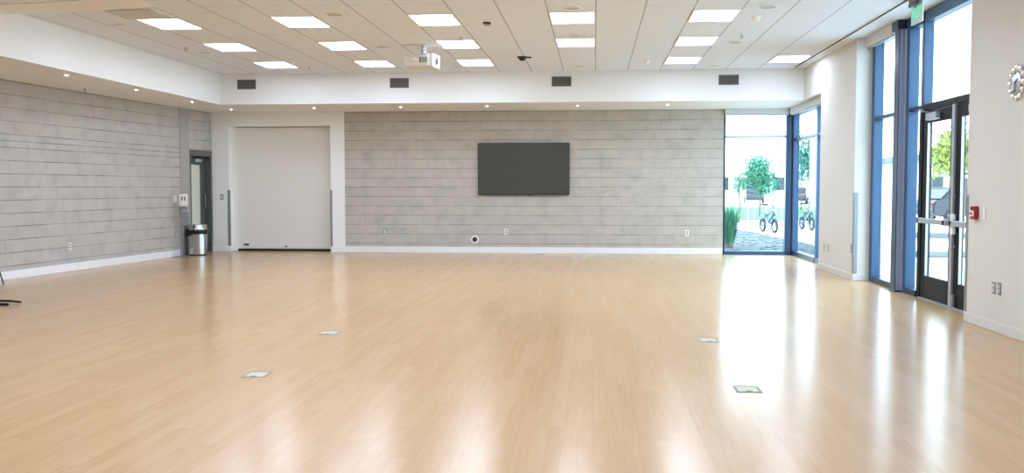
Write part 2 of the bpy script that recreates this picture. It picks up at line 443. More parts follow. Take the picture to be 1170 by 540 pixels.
MB().box((3.970, 12.615, 0), (3.982, 12.64, 3.385), .002).build('mullion_highlight', M['alu'], w1)  # pale strip stands in for a highlight line down the mullion
MB().box((3.885, 12.60, 0), (4.0, 12.86, .02), .003).build('post_base_plate', M['navy_dark'], w1)
MB().box((3.87, 12.62, 3.385), (4.0, 12.88, ZC), .003).build('post_bracket', M['navy_dark'], w1)
t = MB(); t.box((XG + .01, 12.81, 2.315), (4.10, 13.98, 2.36), .004); t.box((XG + .01, 12.10, 2.315), (4.10, 12.50, 2.36), .004)
t.build('transom_bar', M['navy_dark'], w1)
s = MB(); s.box((XG - .005, 12.81, 0), (4.11, 13.98, .075), .004); s.box((XG - .005, 12.10, 0), (4.11, 12.50, .075), .004)
s.build('window_sill', M['navy_dark'], w1)
for lo, hi in (((gx, 12.81, .075), (gx + .008, 13.98, 2.315)), ((gx, 12.81, 2.36), (gx + .008, 13.98, 3.40)),
               ((gx, 12.10, .075), (gx + .008, 12.50, 2.315)), ((gx, 12.10, 2.36), (gx + .008, 12.50, 3.36)),
               ((gx, 9.95, 2.36), (gx + .008, 12.0, 3.36))):
    box('window_pane', lo, hi, M['glass'], w1)
sh = thing('roller_shade', 'grey roller shade cassette rolled up above the tall right window', 'shade', (0, 0, 0), 0, 'roller shades')
MB().box((3.87, 12.90, 3.36), (3.985, 14.095, ZC), .008).build('cassette', M['shade'], sh)
MB().box((3.90, 12.92, 3.335), (3.925, 14.08, 3.36), .006).build('hem_bar', M['alu'], sh)

# entrance double door
d3 = struct(thing('door_3', 'dark framed glass double entrance door with push bars', 'door'))
f = MB(); f.box((3.99, 9.95, 2.28), (4.11, 12.0, 2.36), .004); f.box((3.99, 11.99, 0), (4.11, 12.10, 2.28), .004)
f.build('door_frame', M['black_frame'], d3)
MB().box((3.975, 10.925, 0), (4.10, 10.995, 2.28), .005).build('centre_mullion', M['alu'], d3)
MB().box((3.975, 9.95, 0), (4.115, 12.0, .012), .003).build('threshold', M['alu'], d3)
def leaf(ya, yb, tp):
    l = MB(); x0, x1 = 4.0, 4.05
    l.box((x0, ya, .02), (x1, ya + .09, 2.27), .003); l.box((x0, yb - .14, .02), (x1, yb, 2.27), .003)
    l.box((x0, ya + .09, .02), (x1, yb - .14, .285), .003); l.box((x0, ya + .09, 2.13), (x1, yb - .14, 2.27), .003)
    o = l.build('door_leaf', M['black_frame'], d3)
    box('glass_pane', (4.02, ya + .09, .285), (4.028, yb - .14, 2.13), M['glass'], o)
    MB().box((4.002, yb - .148, .285), (4.03, yb - .14, 2.13)).build('glazing_bead', M['alu'], o)
    pb = MB().box((3.93, ya + .03, .925), (3.965, yb - .02, .985), .006).build('push_bar', M['alu'], o)
    e = MB(); e.box((3.93, ya + .02, .92), (4.0, ya + .11, .99), .005); e.box((3.93, yb - .09, .92), (4.0, yb - .015, .99), .005)
    e.build('push_bar_mount', M['alu'], pb)
    return o
la = leaf(11.0, 11.985, 0); lb = leaf(9.96, 10.92, 1)
MB().box((3.95, 10.86, .83), (4.0, 10.92, 1.06), .008).build('latch_case', M['plastic'], lb)
for z in (1.25, .70): MB().cyl((3.985, 10.87, z), (4.0, 10.87, z), .018, n=14).build('lock_cylinder', M['steel'], lb)
MB().box((3.97, 10.84, .03), (4.0, 10.90, .16), .006).build('floor_bolt', M['dull'], lb)
ck = MB().box((3.93, 11.40, 2.15), (3.998, 11.72, 2.235), .008).build('door_closer', M['alu'], la)
MB().tube([(3.95, 11.62, 2.237), (3.90, 11.80, 2.27), (3.99, 11.92, 2.30)], .010, 6).build('closer_arm', M['dull'], ck)
ck = MB().box((3.93, 10.1, 2.15), (3.998, 10.42, 2.235), .008).build('door_closer', M['alu'], lb)

# ---------------------------------------------------------------- corner window
w2 = struct(thing('window_2', 'floor to ceiling corner window at the far right', 'window'))
yg = YB + .06
f = MB(); f.box((WX1, YB - .005, 0), (WX1 + .035, YB + .12, ZS), .003)
f.build('window_frame', M['navy_dark'], w2)
f = MB(); f.box((3.83, YB - .03, 0), (4.09, YB + .13, ZS), .006)
f.build('corner_post', M['navy'], w2)
f = MB(); f.box((3.84, YB - .055, 0), (3.90, YB - .03, ZS), .004); f.box((3.95, YB - .09, 0), (3.98, YB - .03, ZS), .004)
f.build('corner_post_edge', M['navy_dark'], w2)
box('transom_bar', (WX1 + .035, YB + .02, 2.365), (3.83, YB + .10, 2.395), M['navy'], w2)
MB().box((WX1 + .035, YB - .02, 0), (3.83, YB + .12, .07), .004).build('window_sill', M['navy'], w2)
box('window_pane', (WX1 + .035, yg, .07), (3.83, yg + .008, 2.365), M['glass'], w2)
box('window_pane', (WX1 + .035, yg, 2.395), (3.83, yg + .008, 2.83), M['glass'], w2)
MB().box((WX1, YB + .0, 2.83), (4.0, YB + .12, ZS), .004).build('window_head', M['navy'], w2)
f = MB(); f.box((XG, 17.42, 0), (4.11, 17.52, 2.83), .004); f.box((XG, 16.22, 0), (4.11, 16.29, 2.83), .004); f.box((XG, 16.29, 2.80), (4.11, YB - .03, ZS), .004)
f.build('side_frame', M['navy'], w2)
t = MB(); t.box((XG + .01, 17.52, 2.29), (4.1, YB - .03, 2.335), .004); t.box((XG + .01, 16.29, 2.29), (4.1, 17.42, 2.335), .004); t.build('transom_bar', M['navy'], w2)
t = MB(); t.box((XG - .01, 17.52, 0), (4.11, YB - .03, .085), .004); t.box((XG - .01, 16.29, 0), (4.11, 17.42, .085), .004); t.build('window_sill', M['navy_dark'], w2)
for a, b in ((17.52, YB - .03), (16.29, 17.42)):
    box('window_pane', (gx, a, .085), (gx + .008, b, 2.29), M['glass'], w2)
    box('window_pane', (gx, a, 2.335), (gx + .008, b, 2.80), M['glass'], w2)
for lab, lo, hi in (('pale roller shade cassette above the window facing the room at the far end', (WX1 + .01, YB - .10, 2.82), (3.86, YB - .005, ZS - .001)),
                    ('pale roller shade cassette above the side pane of the corner window', (3.87, 16.24, 2.81), (3.975, YB - .11, ZS - .001))):
    sh = thing('roller_shade', lab, 'shade', (0, 0, 0), 0, 'roller shades')
    MB().box(lo, hi, .008).build('cassette', M['shade'], sh)
    k = 1 if lo[0] < 3 else 0
    l2 = list(lo); h2 = list(hi); h2[2] = lo[2]; l2[2] = lo[2] - .02; l2[k] = lo[k] + .03; h2[k] = hi[k] - .03
    MB().box(l2, h2, .004).build('hem_bar', M['alu'], sh)

# ---------------------------------------------------------------- ceiling lights
def ceiling_light():
    t = thing('ceiling_light', 'x', 'ceiling light', (0, 0, ZC), 0, 'square recessed ceiling lights')
    a, b = .285, .39
    fr = MB()
    fr.box((-a, -b, -.012), (-a + .018, b, 0)); fr.box((a - .018, -b, -.012), (a, b, 0))
    fr.box((-a + .018, -b, -.012), (a - .018, -b + .018, 0)); fr.box((-a + .018, b - .018, -.012), (a - .018, b, 0))
    fr.build('frame', M['frame_white'], t)
    MB().box((-a + .018, -b + .018, -.009), (a - .018, b - .018, -.001)).build('diffuser', M['lamp'], t)
    return t
CX = [-5.548, -3.793, -2.038, -.283, 1.472, 3.227]
RY = [12.09, 14.15, 16.24]
cname = ['leftmost', 'second from the left', 'third from the left', 'fourth from the left', 'fifth from the left', 'rightmost']
rname = {12.09: 'nearest row', 14.15: 'middle row', 16.24: 'farthest row'}
proto = None
for y in RY + [9.65, 7.3, 5.0, 2.7]:  # the four extra rows are unseen, added to light the front of the room
    for i, x in enumerate(CX):
        if y == 16.24 and i == 3: continue
        if y != 16.24 and i == 5: continue
        if y == 16.24:
            n = {0: 'leftmost, above the overhead door', 1: 'second from the left', 2: 'right of the projector', 4: 'fourth from the left, beyond the round detector', 5: 'rightmost, by the corner window'}[i]
            lab = f'glowing square ceiling panel in the farthest row, {n}'
        elif y in rname:
            lab = f'glowing square ceiling panel in the {rname[y]} in view, ' + (['leftmost', 'second from the left', 'middle of five', 'second from the right', 'rightmost'][i])
        else: lab = 'unseen glowing square ceiling panel added to light the front of the room'
        if proto is None: proto = ceiling_light(); o = proto; o.location = (x, y, ZC)
        else: o = dup(proto, (x, y, ZC))
        o['label'] = lab
        if y not in rname: o['group'] = 'unseen ceiling lights added for the front of the room'

# recessed downlights in the bulkheads
def downlight():
    t = thing('downlight', 'x', 'downlight', (0, 0, ZS), 0, 'small recessed downlights in the bulkheads')
    MB().lathe([(.030, -.001), (.050, -.001), (.048, -.005), (.030, -.007)], 24).build('trim_ring', M['frame_white'], t, True)
    MB().lathe([(0, -.003), (.030, -.003)], 24).build('lens', M['lamp_small'], t)
    return t
dl = None
for x, y, lab in ((-7.39, 12.77, 'nearest of the small downlights under the left bulkhead'), (-7.37, 14.78, 'second small downlight along the left bulkhead'),
                  (-7.36, 16.87, 'third small downlight along the left bulkhead'), (-7.30, 18.6, 'small downlight in the far left corner over the white wall'),
                  (-5.53, 18.4, 'small downlight above the overhead door'), (-3.78, 18.35, 'small downlight over the left end of the block wall'),
                  (-2.07, 18.3, 'small downlight above the left half of the television'), (-.33, 18.3, 'small downlight just right of the television'),
                  (1.38, 18.3, 'small downlight over the right end of the block wall')):
    if dl is None: dl = downlight(); o = dl; o.location = (x, y, ZS)
    else: o = dup(dl, (x, y, ZS))
    o['label'] = lab

# supply grilles in the far bulkhead
def vent():
    t = thing('air_vent', 'x', 'vent', (0, YS, 3.305), 0, 'grey air vents in the far bulkhead')
    w_, h_ = .18, .09
    fr = MB(); fr.box((-w_, -.012, h_ - .014), (w_, 0, h_)); fr.box((-w_, -.012, -h_), (w_, 0, -h_ + .014))
    fr.box((-w_, -.012, -h_ + .014), (-w_ + .014, 0, h_ - .014)); fr.box((w_ - .014, -.012, -h_ + .014), (w_, 0, h_ - .014))
    fr.build('frame', M['grille'], t)
    MB().box((-w_ + .014, -.003, -h_ + .014), (w_ - .014, -.0005, h_ - .014)).build('backing', M['grille_dark'], t)
    for k in range(6):
        z = -.062 + k * .025
        MB().box((-w_ + .014, -.007, -.006), (w_ - .014, -.004, .010), 0, 1, Matrix.Translation((0, 0, z)) @ Matrix.Rotation(.4, 4, 'X')).build('slat', M['grille'], t)
    return t
v = None
for x, lab in ((-6.58, 'grey air vent above the white wall, leftmost in the far bulkhead'), (-3.64, 'grey air vent below the projector in the far bulkhead'),
               (-.61, 'grey air vent above the right edge of the television'), (2.42, 'grey air vent nearest the corner window')):
    if v is None: v = vent(); o = v; o.location.x = x
    else: o = dup(v, (x, YS, 3.305))
    o['label'] = lab

# round ceiling speakers
def speaker():
    t = thing('ceiling_speaker', 'x', 'speaker', (0, 0, ZC), 0, 'round flush ceiling speakers')
    MB().lathe([(.095, 0), (.112, 0), (.110, -.006), (.095, -.009)], 28).build('ring', M['plastic'], t, True)
    MB().lathe([(0, -.007), (.05, -.0068), (.095, -.005)], 28).build('grille', M['speaker'], t, True)
    return t
sp = None
for x, y, lab in ((-6.23, 12.05, 'round flush ceiling disc left of the nearest left light panel'), (-6.17, 14.67, 'round flush ceiling disc left of the middle row of lights, near the left bulkhead'),
                  (-3.21, 11.6, 'round flush ceiling disc above the light panel second from left, nearest row'), (-3.21, 14.28, 'round flush ceiling disc just left of the projector'),
                  (-.28, 11.43, 'round flush ceiling disc in front of the nearest light of the fourth column'), (-.28, 13.46, 'round flush ceiling disc between the two lights of the fourth column'),
                  (-.28, 16.87, 'round flush ceiling disc beside the bulkhead in the fourth light column'), (2.05, 11.57, 'nearest round flush ceiling disc right of the fifth light column'),
                  (2.07, 14.31, 'round flush ceiling disc right of the fifth column, middle row'), (2.07, 16.98, 'round flush ceiling disc close to the bulkhead right of the fifth column')):
    if sp is None: sp = speaker(); o = sp; o.location = (x, y, ZC)
    else: o = dup(sp, (x, y, ZC))
    o['label'] = lab

# sprinkler heads
def sprinkler():
    t = thing('ceiling_sprinkler', 'x', 'sprinkler', (0, 0, ZC), 0, 'ceiling sprinkler heads')
    MB().lathe([(.012, 0), (.034, 0), (.03, -.008), (.012, -.01)], 18).build('escutcheon', M['frame_white'], t, True)
    b = MB(); b.cyl((0, 0, 0), (0, 0, -.03), .009, n=10); b.tube([(-.012, 0, -.025), (-.02, 0, -.04), (0, 0, -.055)], .003, 6); b.tube([(.012, 0, -.025), (.02, 0, -.04), (0, 0, -.055)], .003, 6)
    b.build('body', M['dull'], t)
    MB().lathe([(0, -.055), (.02, -.056), (.02, -.059), (0, -.06)], 16).build('deflector', M['dull'], t)
    return t
sk = None
for x, y, z, lab in ((-6.22, 14.06, ZC, 'sprinkler head on the ceiling below the nearest left light panel'), (-1.90, 13.46, ZC, 'sprinkler head on the ceiling just in front of the light above the projector'),
                     (-5.03, 16.46, ZC, 'sprinkler head right of the far left light panel'), (2.05, 13.6, ZC, 'sprinkler head right of the fifth column of lights'),
                     (-8.05, 14.44, ZS, 'sprinkler head under the left bulkhead by the block wall')):
    if sk is None: sk = sprinkler(); o = sk; o.location = (x, y, z)
    else: o = dup(sk, (x, y, z))
    o['label'] = lab

def detector(name, x, y, lab, band):
    t = thing(name, lab, 'detector', (x, y, ZC))
    MB().lathe([(0, 0), (.062, 0), (.062, -.012), (.055, -.02), (0, -.02)], 28).build('base', M['plastic'], t, True)
    if band: MB().lathe([(0, -.02), (.050, -.02), (.050, -.042), (0, -.042)], 28).build('sensing_chamber', M['dark'], t, True)
    MB().lathe([(0, -.042 if band else -.02), (.048, -.042 if band else -.02), (.036, -.058), (0, -.062)], 28).build('cap', M['plastic'] if not band else M['plastic_grey'], t, True)
detector('smoke_detector', -1.39, 12.25, 'white ceiling detector with a black band right of the nearest third light', True)
detector('motion_detector', .868, 16.22, 'white round detector on the ceiling left of the far fifth light', False)
detector('motion_detector', 2.02, 12.25, 'small white detector between the discs right of the fifth light column', False)
t = thing('ceiling_dome_camera', 'black dome camera on the ceiling above the television', 'camera', (-1.19, 15.63, ZC))
MB().lathe([(0, 0), (.085, 0), (.085, -.018), (.07, -.022), (0, -.022)], 28).build('base', M['black'], t, True)
MB().lathe([(0, -.07), (.03, -.066), (.055, -.045), (.062, -.022)], 28).build('dome', M['bezel'], t, True)
MB().cyl((.07, 0, -.012), (.15, 0, -.012), .012, n=10).build('conduit_stub', M['black'], t)

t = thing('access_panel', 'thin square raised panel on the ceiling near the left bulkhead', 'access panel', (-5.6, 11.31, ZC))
MB().box((-.30, -.30, -.03), (.30, .30, 0), .003).build('panel', M['speaker'], t)
fr = MB(); fr.box((-.315, -.315, -.012), (-.30, .315, 0)); fr.box((.30, -.315, -.012), (.315, .315, 0)); fr.box((-.30, -.315, -.012), (.30, -.30, 0)); fr.box((-.30, .30, -.012), (.30, .315, 0))
fr.build('frame', M['plastic'], t)
MB().box((-.30, .315, -.012), (.30, .345, 0)).build('far_shadow_strip', M['grille'], t)  # dark strip stands in for the shadow beyond the panel's far edge
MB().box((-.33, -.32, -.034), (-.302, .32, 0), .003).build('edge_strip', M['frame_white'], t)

t = thing('linear_ceiling_vent', 'long thin slot diffuser in the ceiling along the right wall', 'vent', (3.56, 0, ZC))
MB().box((-.045, 11.2, -.006), (-.022, 17.4, 0)).build('flange', M['frame_white'], t); MB().box((.022, 11.2, -.006), (.045, 17.4, 0)).build('flange', M['frame_white'], t)
MB().box((-.022, 11.2, -.003), (.022, 17.4, -.0005)).build('slot', M['grille_dark'], t)

# projector on its ceiling mount
t = thing('projector', 'white projector hanging from a ceiling mount', 'projector', (-2.58, 14.2, ZC), math.radians(-9))
bd = MB().box((-.235, -.165, -.355), (.165, .165, -.165), .035, 3); bd.build('body', M['projector'], t, True)
MB().box((.155, -.155, -.36), (.215, .165, -.15), .02, 2).build('front_panel', M['projector'], t, True)
ln = MB().cyl((.20, -.03, -.25), (.232, -.03, -.25), .06, n=24).build('lens_ring', M['plastic_grey'], t)
MB().lathe([(0, .008), (.03, .006), (.048, 0)], 24, Matrix.Translation((.232, -.03, -.25)) @ Matrix.Rotation(PI / 2, 4, 'Y')).build('lens', M['bezel'], ln, True)
gr = MB().box((.0, -.170, -.285), (.115, -.164, -.205)).build('exhaust_grille', M['grille'], t)
for k in range(3):
    MB().box((.026 + k * .030, -.173, -.285), (.032 + k * .030, -.1695, -.205)).build('grille_bar', M['plastic'], gr)
MB().box((-.10, -.168, -.245), (-.02, -.164, -.215), .002).build('label_plate', M['frame_white'], t)
MB().box((-.245, -.10, -.315), (-.225, .10, -.21), .004).build('connector_panel', M['dark'], t)
MB().box((-.19, -.06, -.166), (-.06, .06, -.158), .003).build('top_cover', M['plastic_grey'], t)
m_ = MB(); m_.box((-.09, -.09, -.165), (.09, .09, -.150), .003); m_.cyl((0, 0, -.150), (0, 0, -.01), .022, n=14); m_.box((-.03, -.03, -.11), (.03, .03, -.08), .004)
for sx, sy in ((-1, -1), (1, -1), (1, 1), (-1, 1)): m_.tube([(0, 0, -.135), (sx * .12, sy * .10, -.15)], .008, 6)
m_.build('ceiling_mount', M['alu'], t)
MB().box((-.30, -.10, -.012), (.30, .10, 0), .002).build('mount_plate', M['roll'], t)
MB().tube([(.03, -.02, -.01), (.06, -.03, -.06), (.05, -.04, -.12), (.10, -.05, -.165)], .007, 6).build('cable', M['plastic'], t)

# exit sign
t = thing('exit_sign', 'hanging clear exit sign with green letters above the entrance', 'sign', (3.62, 11.13, ZC))
MB().box((-.035, -.20, -.055), (.035, .20, 0), .004).build('canopy', M['plastic_grey'], t)
MB().box((-.05, -.12, -.10), (-.034, .16, -.055), .003).build('canopy_cover', M['navy_dark'], t)
MB().box((-.008, -.185, -.30), (.008, .185, -.055), .002).build('sign_panel', M['exitplate'], t)
text_part('exit_lettering', 'EXIT', .19, M['exitgreen'], t, (-.010, .0, -.185), (PI / 2, 0, -PI / 2), .002, .78)
text_part('exit_lettering', 'EXIT', .19, M['exitgreen'], t, (.010, .0, -.185), (PI / 2, 0, PI / 2), .002, .78)

# ---------------------------------------------------------------- television
t = thing('flat_screen_tv', 'large black flat television on the far block wall', 'television', (-1.45, YB, 1.735))
W2, H2 = .94, .532
MB().box((-W2, -.075, -H2), (W2, -.03, H2), .006, 2).build('cabinet', M['bezel'], t)
MB().box((-W2 + .014, -.0765, -H2 + .02), (W2 - .014, -.0752, H2 - .014)).build('screen', M['screen'], t)
MB().box((-.35, -.03, -.25), (.35, -.001, .25), .003).build('wall_bracket', M['black'], t)
MB().box((.11, -.072, -H2 - .012), (.17, -.05, -H2 + .001), .003).build('sensor', M['bezel'], t)

# ---------------------------------------------------------------- outlets and plates
def outlet(name, lab, loc, rz, kind='duplex', col='plastic_grey', group='wall outlets'):
    t = thing(name, lab, 'outlet' if 'outlet' in name else 'switch', loc, rz, group)
    MB().box((-.036, -.007, -.058), (.036, 0, .058), .002).build('cover_plate', M[col], t)
    if kind == 'duplex':
        for z in (-.022, .022):
            r = MB().box((-.017, -.0095, z - .015), (.017, -.007, z + .015), .003).build('receptacle', M['plastic'] if col != 'plastic' else M['plastic_grey'], t)
            sl = MB(); sl.box((-.008, -.0102, z - .004), (-.005, -.0094, z + .008)); sl.box((.005, -.0102, z - .004), (.008, -.0094, z + .008)); sl.box((-.002, -.0102, z - .011), (.002, -.0094, z - .007))
            sl.build('slots', M['dark'], r)
    else:
        r = MB().box((-.016, -.010, -.033), (.016, -.007, .033), .002).build('rocker', M['plastic'] if col != 'plastic' else M['frame_white'], t)
    return t
gB, gR, gL = 'outlets in the far block wall', 'outlets in the right walls', 'outlets in the left block wall'
outlet('wall_outlet', 'grey outlet nearest the white wall on the far block wall', (-4.36, YB, .441), 0, group=gB)
outlet('wall_outlet', 'grey outlet second from the left low on the far wall', (-3.97, YB, .441), 0, group=gB)
outlet('wall_outlet', 'pale outlet directly below the television', (-1.815, YB, .45), 0, col='plastic', group=gB)
outlet('wall_outlet', 'pale outlet near the corner window on the far wall', (1.886, YB, .433), 0, col='plastic', group=gB)
t = thing('round_cable_port', 'round dark port with white ring below the television', 'outlet', (-2.465, YB, .281))
RX = Matrix.Rotation(PI / 2, 4, 'X')
MB().lathe([(.052, 0), (.085, 0), (.083, .010), (.052, .014)], 28, RX).build('ring', M['plastic'], t, True)
MB().lathe([(0, .008), (.052, .008)], 28, RX).build('socket', M['grille_dark'], t)
rR = -PI / 2     # faces -X
outlet('wall_outlet', 'left grey outlet of the pair low on the near right wall', (XR, 9.225, .41), rR, group=gR)
outlet('wall_outlet', 'right grey outlet of the pair low on the near right wall', (XR, 9.105, .415), rR, group=gR)
outlet('wall_outlet', 'left outlet of the pair on the far pier', (XR, 15.85, .38), rR, group=gR)
outlet('wall_outlet', 'right outlet of the pair on the far pier', (XR, 15.58, .385), rR, group=gR)
outlet('wall_outlet', 'small grey outlet at the near edge of the far pier', (XR, 14.22, .46), rR, group=gR)
outlet('wall_switch', 'dark wall switch on the white wall left of the overhead door', (-7.86, YB - .012, 1.154), 0, 'rocker')
def onleft(y, z): p = L0 + LD * lu(y); return (p.x, p.y, z)
outlet('wall_outlet', 'pale outlet low on the left block wall, nearest the viewer', onleft(14.64, .405), LA, col='plastic', group=gL)
outlet('wall_outlet', 'dark outlet left of the sanitizer stand on the block wall', onleft(17.93, .43), LA, group=gL)
t = thing('card_reader', 'white box on the block wall left of the sanitizer dispenser', 'switch', onleft(17.89, 1.13), LA)
MB().box((-.05, -.03, -.075), (.05, 0, .075), .006).build('housing', M['plastic'], t); MB().box((-.02, -.033, -.03), (.02, -.03, .02), .002).build('button', M['frame_white'], t)

# fire alarm, small white plate, clock
t = thing('fire_alarm_switch', 'red fire alarm pull station right of the entrance', 'fire alarm', (XR, 9.675, 1.105), rR)
MB().box((-.055, -.045, -.065), (.055, 0, .065), .006).build('housing', M['red'], t)
MB().box((-.05, -.055, -.035), (.05, -.045, .02), .004).build('pull_handle', M['redletter'], t)
text_part('lettering', 'FIRE', .034, M['ink'], t, (0, -.046, .042), (PI / 2, 0, 0), .001)
text_part('lettering', 'PULL', .034, M['ink'], t, (0, -.0565, -.008), (PI / 2, 0, 0), .001)
outlet('wall_switch', 'small white switch plate right of the red fire alarm', (XR, 9.487, 1.105), rR, 'rocker', 'plastic')

t = thing('wall_clock', 'round silver clock with polished studs on the near right wall', 'clock', (XR, 8.835, 2.285), rR)
MB().lathe([(0, 0), (.10, 0), (.10, .018), (.085, .024), (0, .024)], 36, RX).build('clock_face', M['clockface'], t, True)
MB().torus(.135, .006, 48, 8, Matrix.Translation((0, -.012, 0)) @ RX).build('outer_ring', M['steel'], t, True)
for k in range(12):
    a = k * PI / 6
    MB().lathe([(0, -.010), (.020, -.008), (.030, 0), (.020, .010), (0, .016)], 16, Matrix.Translation((.137 * math.sin(a), -.016, .137 * math.cos(a))) @ RX).build('stud', M['crystal'], t, True)
for k, n in ((0, '12'), (3, '3'), (6, '6'), (9, '9')):
    a = k * PI / 6
    text_part('numeral', n, .032, M['ink'], t, (.078 * math.sin(a), -.025, .078 * math.cos(a)), (PI / 2, 0, 0), .001)
for ln_, a, w_ in ((.055, math.radians(60), .005), (.09, math.radians(185), .0035)):
    MB().box((-w_, -.030, -.012), (w_, -.027, ln_), 0, 1, Matrix.Rotation(a, 4, 'Y')).build('hand', M['ink'], t)
MB().lathe([(0, .026), (.010, .026), (.008, .034), (0, .035)], 16, RX).build('hub', M['steel'], t, True)

# ---------------------------------------------------------------- bin and sanitizer stand
t = thing('trash_can', 'round stainless steel trash can with a black liner by the grey door', 'trash can', (-7.93, 18.32, 0))
MB().lathe([(0, .0), (.196, .0), (.198, .02), (.195, .028)], 40).build('base_ring', M['rubber'], t, True)
MB().lathe([(.192, .02), (.192, .50), (.188, .50), (.188, .03), (0, .03)], 40).build('body', M['steel'], t, True)
bg = MB(); rnd = random.Random(4)
n = 40; rings = []
for r, z in ((.186, .40), (.188, .505), (.206, .515), (.212, .48), (.207, .445), (.196, .43)):
    rings.append([bg.bm.verts.new(((r + rnd.uniform(0, .010)) * math.cos(k * 2 * PI / n), (r + rnd.uniform(0, .010)) * math.sin(k * 2 * PI / n), z + rnd.uniform(-.012, .012))) for k in range(n)])
for a, b in zip(rings, rings[1:]):
    for k in range(n): bg.bm.faces.new((a[k], a[(k + 1) % n], b[(k + 1) % n], b[k]))
bg.build('liner_bag', M['bag'], t, True)
MB().lathe([(.186, .50), (.192, .505), (.190, .60), (.176, .618), (.145, .622), (.135, .60), (.135, .52)], 40).build('lid', M['steel'], t, True)

t = thing('sanitizer_stand', 'white hand sanitizer dispenser on a slim grey floor stand', 'sanitizer stand', (-8.06, 17.86, 0), .25)
MB().box((-.15, -.13, 0), (.15, .13, .012), .004).build('base_plate', M['dull'], t)
MB().box((-.016, -.016, .012), (.016, .016, 1.22), .003).build('pole', M['dull'], t)
MB().box((.0, -.022, .62), (.16, -.016, .88), .002).build('sign_panel', M['plastic_grey'], t)
MB().box((-.02, -.10, .93), (.14, .02, .95), .006).build('drip_tray', M['dull'], t)
dp = MB().box((-.01, -.10, .99), (.145, .0, 1.23), .02, 3).build('dispenser', M['plastic'], t, True)
for x in (.03, .085): MB().box((x, -.106, 1.10), (x + .025, -.0995, 1.18), .003).build('window', M['grille'], dp)
MB().box((.04, -.09, .965), (.10, -.03, .99), .006).build('nozzle', M['plastic_grey'], dp)

# ---------------------------------------------------------------- floor boxes
fb = None
for x, y, lab in ((-2.43, 6.60, 'floor box cover plate nearest the viewer on the left half of the floor'), (-2.455, 8.57, 'farther floor box cover plate on the left half of the floor'),
                  (1.02, 8.46, 'floor box cover plate at the edge of the bright window reflection, farther one'), (1.03, 6.40, 'floor box cover plate within the bright window reflection, nearer one')):
    if fb is None:
        fb = thing('floor_box', lab, 'floor box', (x, y, 0), 0, 'floor outlet boxes')
        fr = MB(); fr.box((-.085, -.10, 0), (-.07, .10, .003)); fr.box((.07, -.10, 0), (.085, .10, .003)); fr.box((-.07, -.10, 0), (.07, -.085, .003)); fr.box((-.07, .085, 0), (.07, .10, .003))
        fr.build('frame', M['boxrim'], fb)
        MB().box((-.068, -.083, 0), (.068, .083, .002)).build('lid', M['floorplate'], fb)
        MB().box((-.02, -.075, .002), (.02, -.06, .0035)).build('finger_pull', M['grille_dark'], fb)
    else: o = dup(fb, (x, y, 0)); o['label'] = lab

# ---------------------------------------------------------------- folding chair and table foot at the left edge
t = thing('folding_chair', 'black metal folding chair at the left edge, one leg in view', 'chair', (-8.44, 12.35, 0), -.05)
for y in (-.21, .21):
    MB().tube([(.24, y, 0), (.02, y, .50), (-.12, y, .86)], .011, 8).build('leg', M['black'], t)
    MB().tube([(-.20, y, 0), (.13, y, .45)], .011, 8).build('leg', M['black'], t)
MB().box((-.19, -.2, .43), (.2, .2, .455), .012, 2).build('seat', M['black'], t)
MB().box((-.125, -.21, .62), (-.09, .21, .85), .01, 2, Matrix.Translation((0, 0, .0))).build('backrest', M['black'], t)
t.scale = (.72, 1, 1)
t = thing('stand_base', 'flat black stand foot on the floor at the left edge', 'stand', (-7.10, 10.42, 0))
MB().tube([(0, 0, .035), (.30, .02, .03), (.44, .02, .018)], [.016, .013, .011], 8).build('foot', M['black'], t)
MB().tube([(0, 0, .035), (.18, -.20, .02), (.30, -.24, .016), (.42, -.20, .014), (.38, -.12, .014), (.25, -.10, .014)], .010, 8).build('cable', M['black'], t)
MB().tube([(0, 0, .035), (-.22, .36, .016)], [.016, .011], 8).build('foot', M['black'], t)
MB().tube([(0, 0, .035), (-.26, -.34, .016)], [.016, .011], 8).build('foot', M['black'], t)
MB().cyl((0, 0, .02), (0, 0, 1.1), .014, n=12).build('pole', M['black'], t)

# ================================================================= outside
g = struct(box('ground', (-60, -60, -.4), (160, 220, -.10), M['concrete']), 'pale paved ground outside the windows', 'ground')
GZ = -.10
o = MB().prism([(4.3, 43), (11.5, 43), (19, 72), (4, 72)], GZ, GZ + .03).build('lawn', M['grass']); struct(o, 'strip of green lawn beyond the bike racks', 'lawn')
o = MB().prism([(1.5, 19.8), (5.6, 19.8), (5.3, 25.8), (4.85, 32.6), (1.5, 33)], GZ, GZ + .05).build('gravel_bed', M['gravel_base']); struct(o, 'grey gravel bed outside the corner window', 'gravel')
# loose stones
gs = MB(); rnd = random.Random(7)
for k in range(420):
    y = rnd.uniform(20, 31); x = rnd.uniform(2.4, 5.2 - (y - 25) * .05)
    if math.hypot(x - 3.17, y - 22.6) < .62: continue
    r = rnd.uniform(.025, .07)
    bmesh.ops.create_icosphere(gs.bm, subdivisions=1, radius=r, matrix=Matrix.Translation((x, y, GZ + .05 + r * .2)) @ Matrix.Rotation(rnd.uniform(0, 3), 4, 'Z') @ Matrix.Diagonal((1.3, 1, .6, 1)))
tag(gs.build('gravel_stones', M['stone']), 'loose grey stones strewn over the gravel bed', 'gravel', kind='stuff')

